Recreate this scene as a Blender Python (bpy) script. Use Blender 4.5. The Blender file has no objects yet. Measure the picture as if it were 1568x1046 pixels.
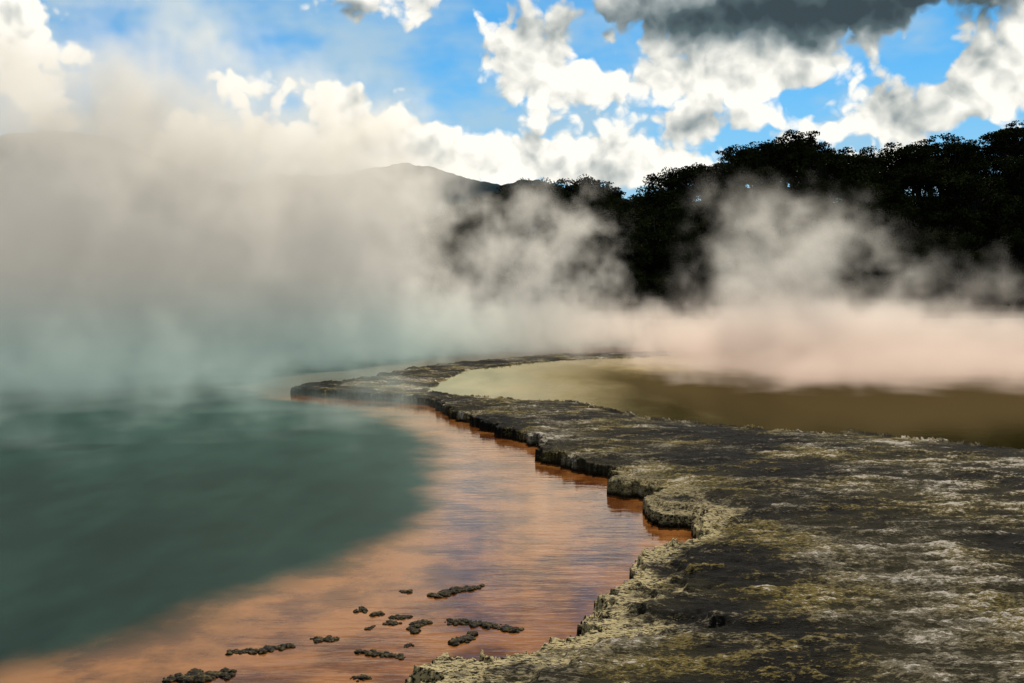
import bpy, math, random
import numpy as np
from mathutils import Vector
random.seed(7); rng=np.random.default_rng(7)
sc=bpy.context.scene
sc.view_settings.view_transform='Standard'
sc.view_settings.look='None'
F=1524.0; H=2.4; HZ=470.0; CX=784.0
def W(u,v,z=0.0):
    y=(H-z)*F/(v-HZ); return ((u-CX)/F*y, y)

# ------------------------------------------------------------ camera
cam=bpy.data.cameras.new('camera'); co=bpy.data.objects.new('camera',cam)
sc.collection.objects.link(co); sc.camera=co
cam.sensor_width=36; cam.lens=35; co.location=(0,0,H); co.rotation_euler=(math.radians(90),0,0)
cam.shift_y=-(523-HZ)/1568.0
cam.clip_start=0.1; cam.clip_end=20000

# ------------------------------------------------------------ helpers
class NB:
    def __init__(s,t): s.t=t; s.n=t.nodes; s.l=t.links
    def put(s,sock,val):
        if val is None: return
        if isinstance(val,bpy.types.NodeSocket): s.l.new(val,sock)
        else: sock.default_value=val
    def m(s,op,a,b=None,c=None,clamp=False):
        n=s.n.new('ShaderNodeMath'); n.operation=op; n.use_clamp=clamp
        s.put(n.inputs[0],a); s.put(n.inputs[1],b); s.put(n.inputs[2],c); return n.outputs[0]
    def v(s,op,a,b=None,scale=None):
        n=s.n.new('ShaderNodeVectorMath'); n.operation=op
        s.put(n.inputs[0],a); s.put(n.inputs[1],b)
        if scale is not None: s.put(n.inputs['Scale'],scale)
        return n.outputs['Value'] if op in('DOT_PRODUCT','LENGTH') else n.outputs[0]
    def noise(s,vec,scale,detail=4,rough=0.5,lac=2.0,dist=0.0,col=False,norm=True):
        n=s.n.new('ShaderNodeTexNoise'); n.normalize=norm
        s.put(n.inputs['Vector'],vec); s.put(n.inputs['Scale'],scale); s.put(n.inputs['Detail'],detail)
        s.put(n.inputs['Roughness'],rough); s.put(n.inputs['Lacunarity'],lac); s.put(n.inputs['Distortion'],dist)
        return n.outputs[1] if col else n.outputs[0]
    def sm(s,x,a,b,lo=0.0,hi=1.0):
        n=s.n.new('ShaderNodeMapRange'); n.interpolation_type='SMOOTHSTEP'
        s.put(n.inputs[0],x); s.put(n.inputs[1],a); s.put(n.inputs[2],b); s.put(n.inputs[3],lo); s.put(n.inputs[4],hi)
        return n.outputs[0]
    def mix(s,f,a,b):
        n=s.n.new('ShaderNodeMix'); n.data_type='RGBA'
        s.put(n.inputs[0],f); s.put(n.inputs[6],a); s.put(n.inputs[7],b); return n.outputs[2]
    def blobs(s,P,L):
        tot=None
        for c,r,a in L:
            d=s.v('MULTIPLY',s.v('SUBTRACT',P,tuple(c)),tuple(1.0/q for q in r))
            e=s.m('MULTIPLY',s.m('EXPONENT',s.m('MULTIPLY',s.v('DOT_PRODUCT',d,d),-1.0)),a)
            tot=e if tot is None else s.m('ADD',tot,e)
        return tot
    def attr(s,name):
        n=s.n.new('ShaderNodeAttribute'); n.attribute_name=name; return n.outputs['Fac']
def C(r,g,b): return (r,g,b,1.0)
def newmat(name):
    m=bpy.data.materials.new(name); m.use_nodes=True
    b=NB(m.node_tree); p=b.n['Principled BSDF']; return m,b,p
def watermat(b,p,diff,gloss,rough,normal,k):
    """murky mineral water: turbid body colour under a Fresnel surface reflection"""
    d=b.n.new('ShaderNodeBsdfDiffuse'); b.put(d.inputs[0],diff)
    g=b.n.new('ShaderNodeBsdfGlossy'); b.put(g.inputs['Color'],gloss); b.put(g.inputs['Roughness'],rough); b.l.new(normal,g.inputs['Normal'])
    f=b.n.new('ShaderNodeFresnel'); f.inputs[0].default_value=1.33; b.l.new(normal,f.inputs['Normal'])
    m=b.n.new('ShaderNodeMixShader'); b.l.new(b.m('MULTIPLY',f.outputs[0],k),m.inputs[0]); b.l.new(d.outputs[0],m.inputs[1]); b.l.new(g.outputs[0],m.inputs[2])
    b.l.new(m.outputs[0],b.n['Material Output'].inputs[0]); b.n.remove(p)
def meshobj(name,verts,faces,mat=None,smooth=True,parent=None):
    me=bpy.data.meshes.new(name)
    verts=np.asarray(verts,dtype=np.float32); faces=np.asarray(faces,dtype=np.int32)
    me.vertices.add(len(verts)); me.vertices.foreach_set('co',verts.ravel())
    k=faces.shape[1]
    me.loops.add(faces.size); me.loops.foreach_set('vertex_index',faces.ravel())
    me.polygons.add(len(faces)); me.polygons.foreach_set('loop_start',np.arange(0,faces.size,k,dtype=np.int32))
    me.polygons.foreach_set('loop_total',np.full(len(faces),k,dtype=np.int32))
    me.polygons.foreach_set('use_smooth',np.full(len(faces),smooth))
    me.update(calc_edges=True)
    if mat: me.materials.append(mat)
    o=bpy.data.objects.new(name,me); sc.collection.objects.link(o)
    if parent: o.parent=parent
    return o
def gridfaces(nr,nc):
    i=np.arange(nr*nc).reshape(nr,nc)
    return np.stack([i[:-1,:-1],i[:-1,1:],i[1:,1:],i[1:,:-1]],-1).reshape(-1,4)
def vnoise(x,y,seed=0):
    xi=np.floor(x).astype(np.int64); yi=np.floor(y).astype(np.int64); fx=x-xi; fy=y-yi
    fx=fx*fx*(3-2*fx); fy=fy*fy*(3-2*fy)
    def h(a,b):
        n=(a*374761393+b*668265263+seed*2147483647)&0xffffffff
        n=((n^(n>>13))*1274126177)&0xffffffff
        return ((n^(n>>16))&0xffff)/65535.0
    return (h(xi,yi)*(1-fx)+h(xi+1,yi)*fx)*(1-fy)+(h(xi,yi+1)*(1-fx)+h(xi+1,yi+1)*fx)*fy
def fbm(x,y,o=5,seed=0,g=0.5):
    t=0;a=1;s=0
    for k in range(o):
        t=t+a*vnoise(x*2**k+k*17.3,y*2**k-k*9.1,seed+k); s+=a; a*=g
    return t/s-0.5
def sdf(px,py,poly):
    d=np.full(px.shape,1e9); ins=np.zeros(px.shape,bool); n=len(poly)
    for i in range(n):
        ax,ay=poly[i]; bx,by=poly[(i+1)%n]
        ex,ey=bx-ax,by-ay; wx,wy=px-ax,py-ay
        t=np.clip((wx*ex+wy*ey)/(ex*ex+ey*ey+1e-12),0,1)
        d=np.minimum(d,(wx-ex*t)**2+(wy-ey*t)**2)
        if ay!=by:
            c=((ay>py)!=(by>py))&(px<(bx-ax)*(py-ay)/(by-ay)+ax); ins^=c
    d=np.sqrt(d); return np.where(ins,d,-d)

# ------------------------------------------------------------ sun + sky
SE=math.radians(48); SA=math.radians(14)
sd=Vector((math.sin(SA)*math.cos(SE),math.cos(SA)*math.cos(SE),math.sin(SE)))
sl=bpy.data.lights.new('sun','SUN'); sl.energy=4.9; sl.angle=math.radians(0.6); sl.color=(1,0.91,0.78)
so=bpy.data.objects.new('sun',sl); so.rotation_euler=sd.to_track_quat('Z','Y').to_euler(); sc.collection.objects.link(so)
w=bpy.data.worlds.new('World'); sc.world=w; w.use_nodes=True
b=NB(w.node_tree); bg=b.n['Background']; bg.inputs[1].default_value=0.1
w.cycles.sampling_method='MANUAL'; w.cycles.sample_map_resolution=256
tc=b.n.new('ShaderNodeTexCoord'); D=b.v('NORMALIZE',tc.outputs['Generated'])
sky=b.n.new('ShaderNodeTexSky'); sky.sky_type='NISHITA'; sky.sun_disc=False
sky.sun_elevation=SE; sky.sun_rotation=SA; sky.air_density=1.0; sky.dust_density=0.3; sky.ozone_density=2.5
def dirblob(u,v,ru,rv,a):
    d=Vector((u-CX,F,HZ-v)).normalized(); return ((d.x,d.y,d.z),(ru/F,0.25,rv/F),a)
CL=[(20,70,95,75,1.0),(380,135,65,35,0.5),(560,165,100,45,.7),
 (790,95,75,50,.9),(950,135,120,42,.88),(1170,110,135,34,.92),(1090,190,105,32,.68),
 (680,240,200,45,1.0),(950,258,200,32,1.0),(1330,195,110,28,.80),(1430,150,115,38,.87),(1560,90,60,50,1.1),(1290,255,120,20,.75),
 (1180,-5,380,56,1.3),(350,230,300,55,.6),(560,0,80,30,.5)]
CL=[dirblob(*c) for c in CL]
grp=bpy.data.node_groups.new('cloud_density','ShaderNodeTree')
grp.interface.new_socket('V',in_out='INPUT',socket_type='NodeSocketVector')
grp.interface.new_socket('D',in_out='OUTPUT',socket_type='NodeSocketFloat')
g=NB(grp); gi=g.n.new('NodeGroupInput'); go=g.n.new('NodeGroupOutput')
V=gi.outputs[0]
V1=g.v('ADD',V,g.v('SCALE',g.v('SUBTRACT',g.noise(V,22,2,.6,col=True),(.5,.5,.5)),scale=0.03))
n1=g.noise(V1,10,6,.55)
vo=g.n.new('ShaderNodeTexVoronoi'); vo.feature='F1'; vo.inputs['Scale'].default_value=26
vo.inputs['Detail'].default_value=2.0; vo.inputs['Roughness'].default_value=.55
g.l.new(V1,vo.inputs['Vector'])
g.l.new(g.m('ADD',g.m('MULTIPLY',g.m('SUBTRACT',n1,.5),2.0),g.m('MULTIPLY',g.m('SUBTRACT',.45,vo.outputs['Distance']),.68)),go.inputs[0])
def cd(vec):
    n=b.n.new('ShaderNodeGroup'); n.node_tree=grp; b.l.new(vec,n.inputs[0]); return n.outputs[0]
z=b.n.new('ShaderNodeSeparateXYZ'); b.l.new(D,z.inputs[0])
front=b.m('MULTIPLY',b.m('MULTIPLY',b.sm(z.outputs[2],.355,.285),b.sm(z.outputs[1],.55,.75)),b.m('GREATER_THAN',z.outputs[2],-.002))
base=b.blobs(D,CL)
h0=cd(D); h1=cd(b.v('ADD',D,(0.005,0,0.015)))
d0=b.m('SUBTRACT',b.m('ADD',h0,base),.155)
alpha=b.sm(d0,-0.09,0.17)
slope=b.m('SUBTRACT',h0,h1)
soft=b.noise(D,15,3,.5)
DK=[dirblob(*c) for c in [(1090,25,290,46,1.1),(1360,8,230,34,.9),(745,165,60,24,.5),(1050,195,75,30,.6),(520,20,40,26,.5),(1480,175,90,20,.25),(600,225,120,20,.2)]]
dark=b.blobs(D,DK)
shade=b.m('ADD',b.m('MULTIPLY',b.m('MAXIMUM',b.m('SUBTRACT',d0,.2),0.0),.12),b.m('ADD',b.m('MULTIPLY',dark,b.m('ADD',.74,b.m('MULTIPLY',h0,.18))),b.m('MULTIPLY',b.sm(soft,.46,.70),.32)))
lit=b.m('SUBTRACT',b.m('ADD',1.07,b.m('MULTIPLY',slope,.55)),shade,clamp=True)
cr=b.n.new('ShaderNodeValToRGB'); b.l.new(lit,cr.inputs[0])
e=cr.color_ramp.elements; e[0].position=0; e[0].color=C(.50,.75,.88); e[1].position=1; e[1].color=C(10.8,10.5,9.6)
for p,c in [(.25,(1.0,1.45,1.6)),(.5,(3.1,3.6,3.7)),(.75,(6.6,6.8,6.4))]:
    q=e.new(p); q.color=C(*c)
skyc=b.v('MULTIPLY',sky.outputs[0],(0.30,0.85,1.10))
veil=b.m('MULTIPLY',b.sm(b.noise(b.v('MULTIPLY',D,(1,1,2)),6,4,.55),.38,.64),.8)
haze=b.m('MAXIMUM',b.sm(z.outputs[2],0.26,0.05,0.0,.65),veil)
skyf=b.mix(haze,skyc,C(4.6,6.2,7.2))
b.l.new(b.mix(alpha,skyf,cr.outputs[0]),bg.inputs[0])
bg2=b.n.new('ShaderNodeBackground'); bg2.inputs[1].default_value=0.1
nb=b.noise(D,3.2,4,.6)
b.l.new(b.mix(b.sm(nb,.36,.52),skyc,b.mix(b.sm(nb,.45,.75),C(3.3,3.5,3.4),C(1.1,1.3,1.35))),bg2.inputs[0])
mx=b.n.new('ShaderNodeMixShader'); b.l.new(front,mx.inputs[0]); b.l.new(bg2.outputs[0],mx.inputs[1]); b.l.new(bg.outputs[0],mx.inputs[2])
b.l.new(mx.outputs[0],b.n['World Output'].inputs[0])

# ------------------------------------------------------------ sinter terrace
ZT=0.22
outer=[(440,590),(520,598),(600,602),(655,607),(680,624),(720,636),(765,650),(828,668),(826,684),(880,698),(935,711),(927,731),(965,738),(1015,742),(983,760),(1005,770),(1062,778),(1045,796),(1015,815),(965,830),(935,845),(928,868),(896,890),(872,912),(890,928),(855,945),(780,965),(715,982),(650,1003),(600,1022),(565,1046),(530,1110),(520,1400),(2700,1400),(2700,533),(1200,533),(1060,535),(960,539),(850,541),(700,553),(620,563),(560,575),(500,583)]
inner=[(640,600),(700,607),(780,612),(860,616),(940,632),(1000,645),(1080,652),(1160,657),(1250,663),(1300,665),(1400,674),(1568,690),(2000,720),(2700,740),(2700,540),(1200,540),(1060,542),(960,547),(860,551),(780,558),(700,568),(690,574),(660,588)]
PO=[W(u,v,ZT) for u,v in outer]; PI=[W(u,v,0.17) for u,v in inner]
us=np.concatenate([np.linspace(-0.25,0.55,1250),np.linspace(0.555,1.15,90)])
ys=np.exp(np.linspace(math.log(3.6),math.log(60),900))
Y,U=np.meshgrid(ys,us,indexing='ij'); X=U*Y
wx=fbm(X*1.3,Y*1.3,6,3,.64)*0.85+fbm(X*7,Y*7,4,5,.6)*.24; wy=fbm(X*1.3,Y*1.3,6,11,.64)*0.85+fbm(X*7,Y*7,4,15,.6)*.24
so_=sdf(X+wx,Y+wy,PO); si_=sdf(X+wx*.8,Y+wy*1.6,PI)
ridge=1-np.abs(fbm(X*2.0,Y*4.0,6,21,.6))*4
crust=fbm(X*2.0,Y*4.6,6,31,.62)
grit=fbm(X*14,Y*18,4,37,.7)
mask=np.clip(fbm(X*.8,Y*1.2,4,45)*5+.5,0,1)
top=ZT+crust*0.07+(ridge-.5)*0.018*mask+grit*.026*(.4+.6*mask)+fbm(X*.35,Y*.35,3,41)*.08
lay=fbm(X*3,Y*3,5,51,.6)
rim=0.045*np.exp(-(so_/0.22)**2)
top=top+rim
z1=np.clip((so_)/0.05,0,1); z2=np.clip((so_+lay*.5-0.14)/0.06,0,1); z3=np.clip((so_+lay*1.2-0.5)/0.2,0,1)
nearf=np.clip((12-Y)/4,0,1)
lowz=0.07+.10*(1-nearf)
Zo=-0.45+z1*(0.45+lowz+crust*.06)+ (top-lowz)*(0.6*z2+0.4*z3)
lev=np.clip((si_+0.0)/0.6,0,1)
Zi=Zo*(1-lev)+(-0.05)*lev
Z=np.where(si_>0,Zi,Zo)
near=np.exp(-(np.minimum(si_,0)/0.8)**2); Z=np.where((si_<=0)&(so_>0.5),Z*(1-near*.8)+(0.172+crust*.05)*near*.8,Z)
keep=(so_>-0.35)
f=gridfaces(*X.shape); kf=keep.ravel()[f].any(1)&(si_.ravel()[f].min(1)<2.5); f=f[kf]
used=np.unique(f); rm=np.full(X.size,-1,np.int64); rm[used]=np.arange(len(used))
vv=np.stack([X.ravel(),Y.ravel(),Z.ravel()],-1)[used]
mt,b,p=newmat('sinter')
terr=meshobj('sinter_terrace',vv,rm[f],mt)
at=terr.data.attributes.new('edge','FLOAT','POINT'); at.data.foreach_set('value',np.clip(so_,-1,6).ravel()[used].astype(np.float32))
at=terr.data.attributes.new('crust','FLOAT','POINT'); at.data.foreach_set('value',(crust*.7+(ridge-.5)*.12*mask+grit*.5).ravel()[used].astype(np.float32))
geo=b.n.new('ShaderNodeNewGeometry'); P=geo.outputs['Position']
Ps=b.v('MULTIPLY',P,(1,2.2,2))
big=b.noise(P,.45,4,.6); mid=b.noise(Ps,2.0,7,.74); fine=b.noise(Ps,22,4,.75)
darkc=b.mix(b.sm(big,.4,.62),C(.011,.010,.008),C(.038,.033,.017))
och=b.mix(b.sm(b.noise(P,.8,3),.40,.60),C(.17,.13,.038),C(.165,.143,.10))
edge=b.attr('edge'); cru=b.attr('crust')
t=b.m('ADD',b.m('ADD',b.m('MULTIPLY',mid,.50),b.m('MULTIPLY',fine,.50)),b.m('MULTIPLY',cru,.40))
patch=b.m('ADD',t,b.m('MULTIPLY',b.m('SUBTRACT',big,.5),.50))
sx=b.n.new('ShaderNodeSeparateXYZ'); b.l.new(P,sx.inputs[0])
col=b.mix(b.sm(patch,.51,.59),darkc,och)
farr=b.m('MULTIPLY',b.sm(sx.outputs[0],2.5,8.0),b.sm(sx.outputs[1],19,10))
pale=b.sm(b.m('ADD',patch,b.m('MULTIPLY',farr,.085)),.62,.655)
col=b.mix(b.m('MULTIPLY',pale,.9),col,C(.52,.47,.40))
rimf=b.m('MULTIPLY',b.m('MULTIPLY',b.sm(b.m('ADD',edge,b.m('MULTIPLY',b.m('SUBTRACT',mid,.5),2.0)),.60,.28),b.sm(sx.outputs[1],15,9)),b.sm(fine,.44,.52))
col=b.mix(b.m('MULTIPLY',rimf,.9),col,C(.58,.48,.26))
col=b.mix(b.sm(sx.outputs[2],.08,.02),col,C(.02,.012,.007))
b.l.new(col,p.inputs['Base Color']); p.inputs['Roughness'].default_value=.9; p.inputs['Specular IOR Level'].default_value=.06
bp=b.n.new('ShaderNodeBump'); bp.inputs['Strength'].default_value=1.0; bp.inputs['Distance'].default_value=.045
b.l.new(b.m('ADD',b.m('MULTIPLY',mid,1.0),b.m('MULTIPLY',fine,.7)),bp.inputs['Height']); b.l.new(bp.outputs[0],p.inputs['Normal'])

# ------------------------------------------------------------ ground with pool basin
ang=np.linspace(0,2*np.pi,361); rad=np.concatenate([np.linspace(0,1.6,80),np.exp(np.linspace(math.log(1.65),math.log(90),30))])
R,A=np.meshgrid(rad,ang,indexing='ij')
gx=-10+95*R*np.cos(A); gy=60+66*R*np.sin(A)
rr=R+fbm(gx*.06,gy*.06,5,61)*.22
gz=-2.2+np.clip((rr-.9)/.12,0,1)*3.0+np.where(R>1.05,fbm(gx*.1,gy*.1,4,62)*.6,0)
gz=np.where((gy<3.0)&(np.abs(gx)<60),np.minimum(gz,0.15),gz)
mg,b,p=newmat('bank_ground'); geo=b.n.new('ShaderNodeNewGeometry')
n=b.noise(geo.outputs['Position'],.4,5,.6)
b.l.new(b.mix(b.sm(n,.4,.62),C(.015,.018,.007),C(.05,.048,.02)),p.inputs['Base Color']); p.inputs['Roughness'].default_value=.95
ground=meshobj('ground',np.stack([gx.ravel(),gy.ravel(),gz.ravel()],-1),gridfaces(*R.shape),mg)

# ------------------------------------------------------------ water
deep=[(60,1046),(200,1012),(300,985),(400,940),(500,897),(580,862),(650,825),(695,780),(715,730),(700,690),(650,650),(560,622),(430,608),(370,592),(430,578),(560,566),(700,545),(900,532),(2900,525),(2900,489),(-4000,489),(-4000,1500),(-200,1300)]
PD=[W(u,v) for u,v in deep]
usw=np.linspace(-1.4,1.4,420); ysw=np.exp(np.linspace(math.log(2.5),math.log(160),380))
Yw,Uw=np.meshgrid(ysw,usw,indexing='ij'); Xw=Uw*Yw
sdw=sdf(Xw+fbm(Xw*.5,Yw*.5,4,71)*.8,Yw+fbm(Xw*.5,Yw*.5,4,72)*.8,PD)
mw,b,p=newmat('pool_water')
water=meshobj('pool_water',np.stack([Xw.ravel(),Yw.ravel(),np.zeros(Xw.size)],-1),gridfaces(*Xw.shape),mw)
at=water.data.attributes.new('deep','FLOAT','POINT'); at.data.foreach_set('value',sdw.ravel().astype(np.float32))
geo=b.n.new('ShaderNodeNewGeometry'); P=geo.outputs['Position']
dp=b.attr('deep'); nn=b.noise(P,.9,4,.6)
dm=b.sm(b.m('ADD',dp,b.m('MULTIPLY',b.m('SUBTRACT',nn,.5),.9)),-.15,.80)
sh=b.mix(b.sm(b.noise(b.v('MULTIPLY',P,(1,1.0,1)),1.3,5,.62),.38,.62),C(.085,.024,.005),C(.26,.098,.024))
dc=b.mix(b.sm(b.noise(b.v('MULTIPLY',P,(1,.45,1)),.9,4,.6),.36,.64),C(.002,.009,.0078),C(.008,.026,.021))
bp=b.n.new('ShaderNodeBump'); b.put(bp.inputs['Strength'],b.m('SUBTRACT',.22,b.m('MULTIPLY',dm,.17))); bp.inputs['Distance'].default_value=.02
b.l.new(b.m('ADD',b.noise(b.v('MULTIPLY',P,(1,3.5,1)),2.2,3,.5),b.m('MULTIPLY',b.noise(b.v('MULTIPLY',P,(1,2.5,1)),14,1,.5),.15)),bp.inputs['Height'])
watermat(b,p,b.mix(dm,sh,dc),b.mix(dm,C(1.0,.85,.72),C(.52,.72,.67)),b.m('ADD',.06,b.m('MULTIPLY',dm,.12)),bp.outputs[0],b.m('SUBTRACT',1.15,b.m('MULTIPLY',dm,.60)))

import bmesh
from mathutils.geometry import tessellate_polygon
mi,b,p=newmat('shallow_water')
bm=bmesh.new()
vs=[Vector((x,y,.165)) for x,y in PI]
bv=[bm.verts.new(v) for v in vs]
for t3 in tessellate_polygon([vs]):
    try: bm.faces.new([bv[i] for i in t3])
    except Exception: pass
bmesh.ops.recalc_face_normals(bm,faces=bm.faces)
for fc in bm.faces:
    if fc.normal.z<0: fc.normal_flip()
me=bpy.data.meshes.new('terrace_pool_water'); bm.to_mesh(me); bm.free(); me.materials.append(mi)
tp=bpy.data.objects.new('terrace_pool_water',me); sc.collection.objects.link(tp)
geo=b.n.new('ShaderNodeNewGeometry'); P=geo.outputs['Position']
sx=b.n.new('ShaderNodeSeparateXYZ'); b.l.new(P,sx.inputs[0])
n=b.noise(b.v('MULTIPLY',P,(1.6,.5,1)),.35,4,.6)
treerefl=b.m('MULTIPLY',b.sm(b.m('ADD',sx.outputs[0],b.m('MULTIPLY',b.m('SUBTRACT',n,.5),4.0)),-0.5,4.0),b.sm(b.m('ADD',sx.outputs[1],b.m('MULTIPLY',b.m('SUBTRACT',n,.5),8.0)),42,31))  # mask for the trees' dark reflection, painted into body colour and gloss
bp=b.n.new('ShaderNodeBump'); bp.inputs['Strength'].default_value=.10; bp.inputs['Distance'].default_value=.02
b.l.new(b.noise(b.v('MULTIPLY',P,(1,2.5,1)),3,2,.5),bp.inputs['Height'])
watermat(b,p,b.mix(treerefl,b.mix(b.sm(n,.35,.65),C(.16,.135,.05),C(.34,.28,.13)),C(.010,.009,.0015)),b.mix(treerefl,C(1,.96,.80),C(.80,.68,.38)),.05,bp.outputs[0],b.m('SUBTRACT',.9,b.m('MULTIPLY',treerefl,.68)))

# ------------------------------------------------------------ sinter fragments in the shallows
fr=[(614,906,630,906,5),(664,914,684,910,8),(680,908,706,904,7),(704,905,735,899,6),(546,935,560,935,5),(572,940,588,941,5),(600,946,630,945,5),(592,955,612,955,5),(628,958,658,953,7),(563,962,572,962,4),(630,966,643,966,5),(684,952,740,956,6),(735,957,795,966,7),(482,980,516,979,6),(352,999,400,996,5),(395,997,449,990,6),(621,988,632,988,4),(544,998,618,1006,5),(696,980,722,977,9),(250,1042,300,1036,9),(295,1037,355,1034,9),(540,1038,566,1038,5)]
V_=[];F_=[]
bm0=bmesh.new(); bmesh.ops.create_icosphere(bm0,subdivisions=3,radius=1); iv=np.array([v.co[:] for v in bm0.verts]); ifc=np.array([[q.index for q in f.verts] for f in bm0.faces]); bm0.free()
off=0
for (u0,v0,u1,v1,r) in fr:
    a=np.array(W(u0,v0)); c=np.array(W(u1,v1)); L=np.linalg.norm(c-a); rr=r/F*a[1]
    k=max(9,int(L/(rr*.12)))
    for i in range(k):
        tt=rng.random(); q=a+(c-a)*tt+rng.normal(0,rr*.5,2)*np.array([.8,1.8]); s=rr*rng.uniform(.15,.55)
        if rng.random()<.2: s*=1.5
        nrm=1+1.0*(fbm(iv[:,0]*2.6+i*5+u0,iv[:,1]*2.6+iv[:,2]*2.1,4,int(u0)+i,.65))
        v=iv*nrm[:,None]*np.array([s*1.4,s*1.8,s*.9]); v[:,0]+=q[0]; v[:,1]+=q[1]; v[:,2]+=.0
        V_.append(v);F_.append(ifc+off); off+=len(v)
mf,b,p=newmat('wet_sinter'); geo=b.n.new('ShaderNodeNewGeometry')
n=b.noise(geo.outputs['Position'],30,4,.7)
b.l.new(b.mix(b.sm(n,.45,.66),C(.010,.007,.004),C(.10,.075,.022)),p.inputs['Base Color']); p.inputs['Roughness'].default_value=.8; p.inputs['Specular IOR Level'].default_value=.15
bp=b.n.new('ShaderNodeBump'); bp.inputs['Strength'].default_value=1; bp.inputs['Distance'].default_value=.02
b.l.new(n,bp.inputs['Height']); b.l.new(bp.outputs[0],p.inputs['Normal'])
meshobj('sinter_fragments',np.concatenate(V_),np.concatenate(F_),mf)

# ------------------------------------------------------------ forest hill
sil=[(-900,330),(-300,330),(0,385),(300,395),(500,385),(620,352),(700,322),(780,300),(860,294),(905,283),(950,300),(1000,296),(1050,272),(1100,246),(1150,222),(1210,226),(1290,262),(1330,236),(1390,240),(1440,242),(1500,208),(1568,198),(1800,170),(2400,200),(3000,300)]
YC=205.0
sx_=np.array([(u-CX)/F*YC for u,v in sil]); sz_=np.array([H+(HZ-v)/F*YC-8.5 for u,v in sil])
def hillz(x,y):
    cz=np.interp(x,sx_,sz_); t=np.clip((y-132)/(YC-132),0,1); t=t*t*(3-2*t)
    return .6+ (cz-.6)*t**0.85 - np.clip(y-YC,0,200)*.08
hx=np.linspace(-230,300,260); hy=np.linspace(128,330,110)
HY,HX=np.meshgrid(hy,hx,indexing='ij'); HZz=hillz(HX,HY)+fbm(HX*.08,HY*.08,4,81)*2*np.clip((HY-135)/15,0,1)-.3
mh,b,p=newmat('forest_floor'); geo=b.n.new('ShaderNodeNewGeometry')
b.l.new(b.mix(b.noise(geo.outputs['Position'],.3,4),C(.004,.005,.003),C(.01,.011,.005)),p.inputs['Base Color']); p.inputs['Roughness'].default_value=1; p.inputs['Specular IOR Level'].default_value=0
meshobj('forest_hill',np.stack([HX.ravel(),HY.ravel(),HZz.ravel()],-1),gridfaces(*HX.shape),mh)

ml,b,p=newmat('foliage'); geo=b.n.new('ShaderNodeNewGeometry'); oi=b.n.new('ShaderNodeObjectInfo')
n=b.noise(geo.outputs['Position'],.35,2)
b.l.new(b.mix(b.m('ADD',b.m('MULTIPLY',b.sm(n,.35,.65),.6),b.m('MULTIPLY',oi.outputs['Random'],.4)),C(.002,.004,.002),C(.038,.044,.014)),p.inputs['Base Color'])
p.inputs['Roughness'].default_value=1; p.inputs['Specular IOR Level'].default_value=.0
mb,b,p=newmat('bark'); geo=b.n.new('ShaderNodeNewGeometry')
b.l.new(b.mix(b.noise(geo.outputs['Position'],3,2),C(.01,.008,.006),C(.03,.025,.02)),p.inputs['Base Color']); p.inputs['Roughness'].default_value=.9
def tube(pts,rs,k=6):
    pts=[np.array(q,float) for q in pts]; V=[];Fc=[]
    for i,q in enumerate(pts):
        d=pts[min(i+1,len(pts)-1)]-pts[max(i-1,0)]; d/=np.linalg.norm(d)+1e-9
        a=np.cross(d,[.3,.9,.1]); a/=np.linalg.norm(a); c=np.cross(d,a)
        for j in range(k):
            t=2*math.pi*j/k; V.append(q+rs[i]*(a*math.cos(t)+c*math.sin(t)))
    for i in range(len(pts)-1):
        for j in range(k): Fc.append((i*k+j,i*k+(j+1)%k,(i+1)*k+(j+1)%k,(i+1)*k+j))
    return V,Fc
def tree(seed,umb):
    r=np.random.default_rng(seed); V=[];Fc=[];o=0
    Ht=r.uniform(8,10.5); spread=r.uniform(3.2,4.6)
    tr=[(0,0,-.5),(r.normal(0,.2),r.normal(0,.2),Ht*.25),(r.normal(0,.4),r.normal(0,.4),Ht*.5)]
    a,c=tube(tr,[.32,.25,.18]); V+=a; Fc+=c; o=len(V)
    cl=[]
    nb=13 if umb else 17
    for i in range(nb):
        th=i*2.4+r.normal(0,.3); k=r.uniform(.3,1.0)
        if umb: zz=Ht*(r.uniform(.80,1.0)-.16*k**2 - (r.random()<.3)*.22); rad=spread*k
        else: zz=Ht*r.uniform(.40,1.0); rad=spread*k*math.sqrt(max(.1,1-((zz/Ht-.55)/.55)**2))
        e=np.array([rad*math.cos(th),rad*math.sin(th),zz]); s=np.array(tr[1])
        s=s+(np.array(tr[2])-s)*r.uniform(.2,1); mid=(s+e)/2+np.array([0,0,-.35])+r.normal(0,.25,3)
        a,c=tube([s,mid,e],[.13,.08,.03],5); V+=a; Fc+=[tuple(q+o for q in t) for t in c]; o=len(V)
        cl.append(e)
        for j in range(2): cl.append(e*.75+mid*.25+r.normal(0,[.9,.9,.4]))
    nt=len(Fc); Q=[]
    for e in cl:
        s=r.uniform(.6,1.3); m=int(75*s*s)
        d=r.normal(0,1,(m,3)); d/=np.linalg.norm(d,axis=1)[:,None]; d*=(r.random(m)**.4)[:,None]
        q=e+d*np.array([s*1.15,s*1.15,s*(.38 if umb else .7)]); 
        for x in q:
            n1=r.normal(0,1,3); n1/=np.linalg.norm(n1); n2=np.cross(n1,r.normal(0,1,3)); n2/=np.linalg.norm(n2)
            h=r.uniform(.12,.25); V+= [x-n1*h,x+n2*h*.6,x+n1*h,x-n2*h*.6]; Q.append((o,o+1,o+2,o+3)); o+=4
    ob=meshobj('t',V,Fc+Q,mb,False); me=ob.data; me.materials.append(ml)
    mi_=np.zeros(len(me.polygons),np.int32); mi_[nt:]=1; me.polygons.foreach_set('material_index',mi_)
    bpy.data.objects.remove(ob); return me
prot=[tree(i,True) for i in range(5)]+[tree(20+i,False) for i in range(4)]
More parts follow.
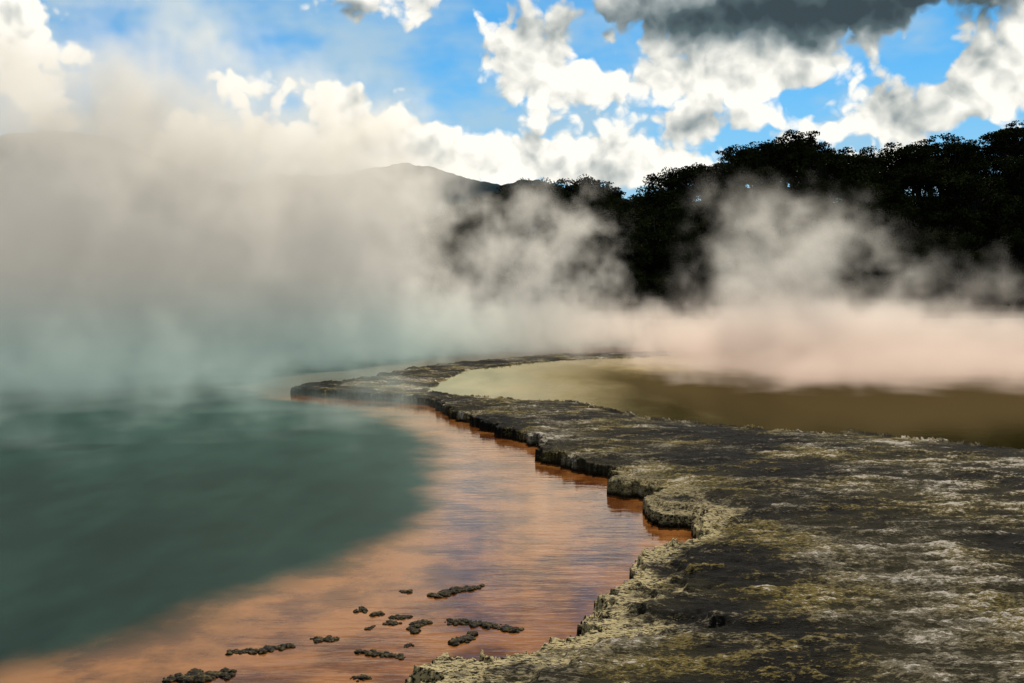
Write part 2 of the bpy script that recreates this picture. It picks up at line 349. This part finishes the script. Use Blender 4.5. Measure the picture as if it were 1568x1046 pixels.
forest=bpy.data.objects.new('distant_forest',None); sc.collection.objects.link(forest)
cnt=0
def addtree(x,y,me,s,dz=0):
    global cnt
    o=bpy.data.objects.new('tree_%d'%cnt,me); cnt+=1; sc.collection.objects.link(o); o.parent=forest
    o.location=(x,y,float(hillz(np.array(x),np.array(y)))-.4+dz); o.scale=(s*random.uniform(.9,1.15),s*random.uniform(.9,1.15),s*random.uniform(.85,1.15))
    o.rotation_euler=(random.uniform(-.06,.06),random.uniform(-.06,.06),random.uniform(0,6.28))
y=140.0
while y<218:
    x=-150.0
    while x<170:
        xx=x+random.uniform(-2,2); yy2=y+random.uniform(-2,2)
        if not(xx<-40 and y<165): 
            me=prot[random.randrange(5)] if (y>185 and random.random()<.75) else prot[random.randrange(4)+5]
            addtree(xx,yy2,me,random.uniform(.60,1.25)*(0.75 if y<150 else 1))
        x+=5.6
    y+=5.8
for yb in (131,135):
    x=-20.0
    while x<150:
        addtree(x+random.uniform(-1,1),yb+random.uniform(-1,1),prot[random.randrange(4)+5],random.uniform(.32,.5),-1.2); x+=2.6

# ------------------------------------------------------------ distant hills
md,b,p=newmat('far_hills'); geo=b.n.new('ShaderNodeNewGeometry')
b.l.new(b.mix(b.sm(b.noise(geo.outputs['Position'],.02,5,.6),.35,.65),C(.008,.020,.030),C(.02,.04,.048)),p.inputs['Base Color']); p.inputs['Roughness'].default_value=1; p.inputs['Specular IOR Level'].default_value=0
def ridgem(prof,yc,depth,seed):
    px=np.array([(u-CX)/F*yc for u,v in prof]); pz=np.array([(HZ-v)/F*yc for u,v in prof])
    x=np.linspace(px[0],px[-1],500); yy=np.linspace(yc-depth,yc+depth,70)
    YY,XX=np.meshgrid(yy,x,indexing='ij'); t=1-np.abs(YY-yc)/depth
    Z=np.interp(XX,px,pz)*t**.9; Z=Z+fbm(XX*.004,YY*.004,6,seed,.6)*yc*.05*(1-t)*4*t+fbm(XX*.06,YY*.06,3,seed+9)*yc*.005
    return np.stack([XX.ravel(),YY.ravel(),Z.ravel()],-1),gridfaces(*XX.shape)
a,fa=ridgem([(-900,300),(-300,260),(-60,225),(20,200),(90,196),(160,204),(260,245),(380,285),(600,340)],2600,900,5)
c,fc=ridgem([(200,320),(330,290),(420,264),(500,266),(560,256),(620,245),(660,252),(700,264),(760,279),(800,290),(900,330)],1900,700,15)
d,fd=ridgem([(640,330),(700,292),(760,279),(795,272),(825,271),(862,286),(950,300),(1300,330)],1500,500,25)
meshobj('distant_hills',np.concatenate([a,c,d]),np.concatenate([fa,fc+len(a),fd+len(a)+len(c)]),md)

# ------------------------------------------------------------ steam (voxel volume from a procedural field)
def steam(name,mn,mx,res,blobs,K,amp,thr,scale,warp,mat,zs=1.0):
    ng=bpy.data.node_groups.new(name,'GeometryNodeTree')
    ng.interface.new_socket('Geometry',in_out='OUTPUT',socket_type='NodeSocketGeometry')
    g=NB(ng); out=g.n.new('NodeGroupOutput'); pos=g.n.new('GeometryNodeInputPosition').outputs[0]
    bl=g.blobs(pos,blobs)
    P1=g.v('ADD',pos,g.v('SCALE',g.v('SUBTRACT',g.noise(pos,scale*.8,3,.5,col=True),(.5,.5,.5)),scale=warp))
    n=g.noise(g.v('MULTIPLY',P1,(1,1,zs)),scale,6,.66)
    d=g.m('SUBTRACT',g.m('ADD',bl,g.m('MULTIPLY',g.m('SUBTRACT',n,.5),amp)),thr)
    d=g.m('MULTIPLY',g.m('MAXIMUM',d,0.0),g.sm(bl,.06,.35))
    d=g.m('MINIMUM',g.m('MULTIPLY',d,K),K*1.0)
    vc=g.n.new('GeometryNodeVolumeCube'); g.l.new(d,vc.inputs['Density'])
    vc.inputs['Min'].default_value=mn; vc.inputs['Max'].default_value=mx
    for i,k in enumerate(('Resolution X','Resolution Y','Resolution Z')): vc.inputs[k].default_value=max(8,int((mx[i]-mn[i])/res))
    sm=g.n.new('GeometryNodeSetMaterial'); sm.inputs['Material'].default_value=mat
    g.l.new(vc.outputs[0],sm.inputs[0]); g.l.new(sm.outputs[0],out.inputs[0])
    me=bpy.data.meshes.new(name); me.materials.append(mat); o=bpy.data.objects.new(name,me); sc.collection.objects.link(o)
    md=o.modifiers.new('steam','NODES'); md.node_group=ng; return o
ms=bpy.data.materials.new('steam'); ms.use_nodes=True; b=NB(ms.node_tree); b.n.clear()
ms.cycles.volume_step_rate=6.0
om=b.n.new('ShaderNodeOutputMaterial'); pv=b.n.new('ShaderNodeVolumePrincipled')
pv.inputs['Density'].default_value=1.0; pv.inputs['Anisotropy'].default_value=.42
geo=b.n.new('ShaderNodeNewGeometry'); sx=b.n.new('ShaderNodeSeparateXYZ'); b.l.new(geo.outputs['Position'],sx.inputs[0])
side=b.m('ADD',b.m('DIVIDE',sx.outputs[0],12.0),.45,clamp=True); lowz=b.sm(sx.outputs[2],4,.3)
colr=b.mix(lowz,C(.95,.91,.82),b.mix(side,C(.64,.82,.75),C(1.0,.78,.64)))  # orange bounced off the pool is put into the low right steam colour
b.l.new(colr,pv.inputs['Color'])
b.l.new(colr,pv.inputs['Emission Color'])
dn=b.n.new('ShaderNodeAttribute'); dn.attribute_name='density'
b.l.new(b.m('MULTIPLY',dn.outputs['Fac'],.18),pv.inputs['Emission Strength'])  # faint self-glow added to steam in place of multiple scattering
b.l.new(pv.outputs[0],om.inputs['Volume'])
def PB(u,v,y,ru,rv,ry,a):
    k=y/F; return (((u-CX)*k,y,H+(HZ-v)*k),(ru*k,ry,rv*k),a)
B=[PB(60,390,34,280,220,9,1.10),PB(360,370,36,200,180,8,1.12),PB(-350,400,34,300,200,8,.9),PB(200,150,36,280,140,7,.72),PB(530,410,40,150,140,7,1.05),PB(580,270,40,130,120,6,.66),
 PB(640,510,44,220,45,6,1.1),PB(150,570,27,380,75,6,1.0),
 PB(250,670,19,360,62,4,.58),PB(380,790,13.5,300,50,2.5,.40),PB(600,620,24,110,32,3,.50),
 PB(780,410,50,120,120,4,.70),PB(850,490,52,150,45,4,.85),PB(870,370,50,90,90,4,.56),
 PB(1180,545,36,220,52,4.5,1.35),PB(1450,545,35,260,52,4.5,1.3),PB(1800,540,35,300,50,4,1.0),PB(980,520,47,230,36,4,.95),PB(1300,495,46,350,34,4,.9),
 PB(1230,575,28.5,170,40,3.2,.95),PB(1520,565,28,220,38,3.2,.90),
 PB(1190,440,36,110,95,4,.86),PB(1130,350,36,75,75,3,.64),PB(1280,370,36,80,85,3,.60),PB(1460,445,35,95,70,3,.72),PB(1250,510,36,190,45,4,.8)]
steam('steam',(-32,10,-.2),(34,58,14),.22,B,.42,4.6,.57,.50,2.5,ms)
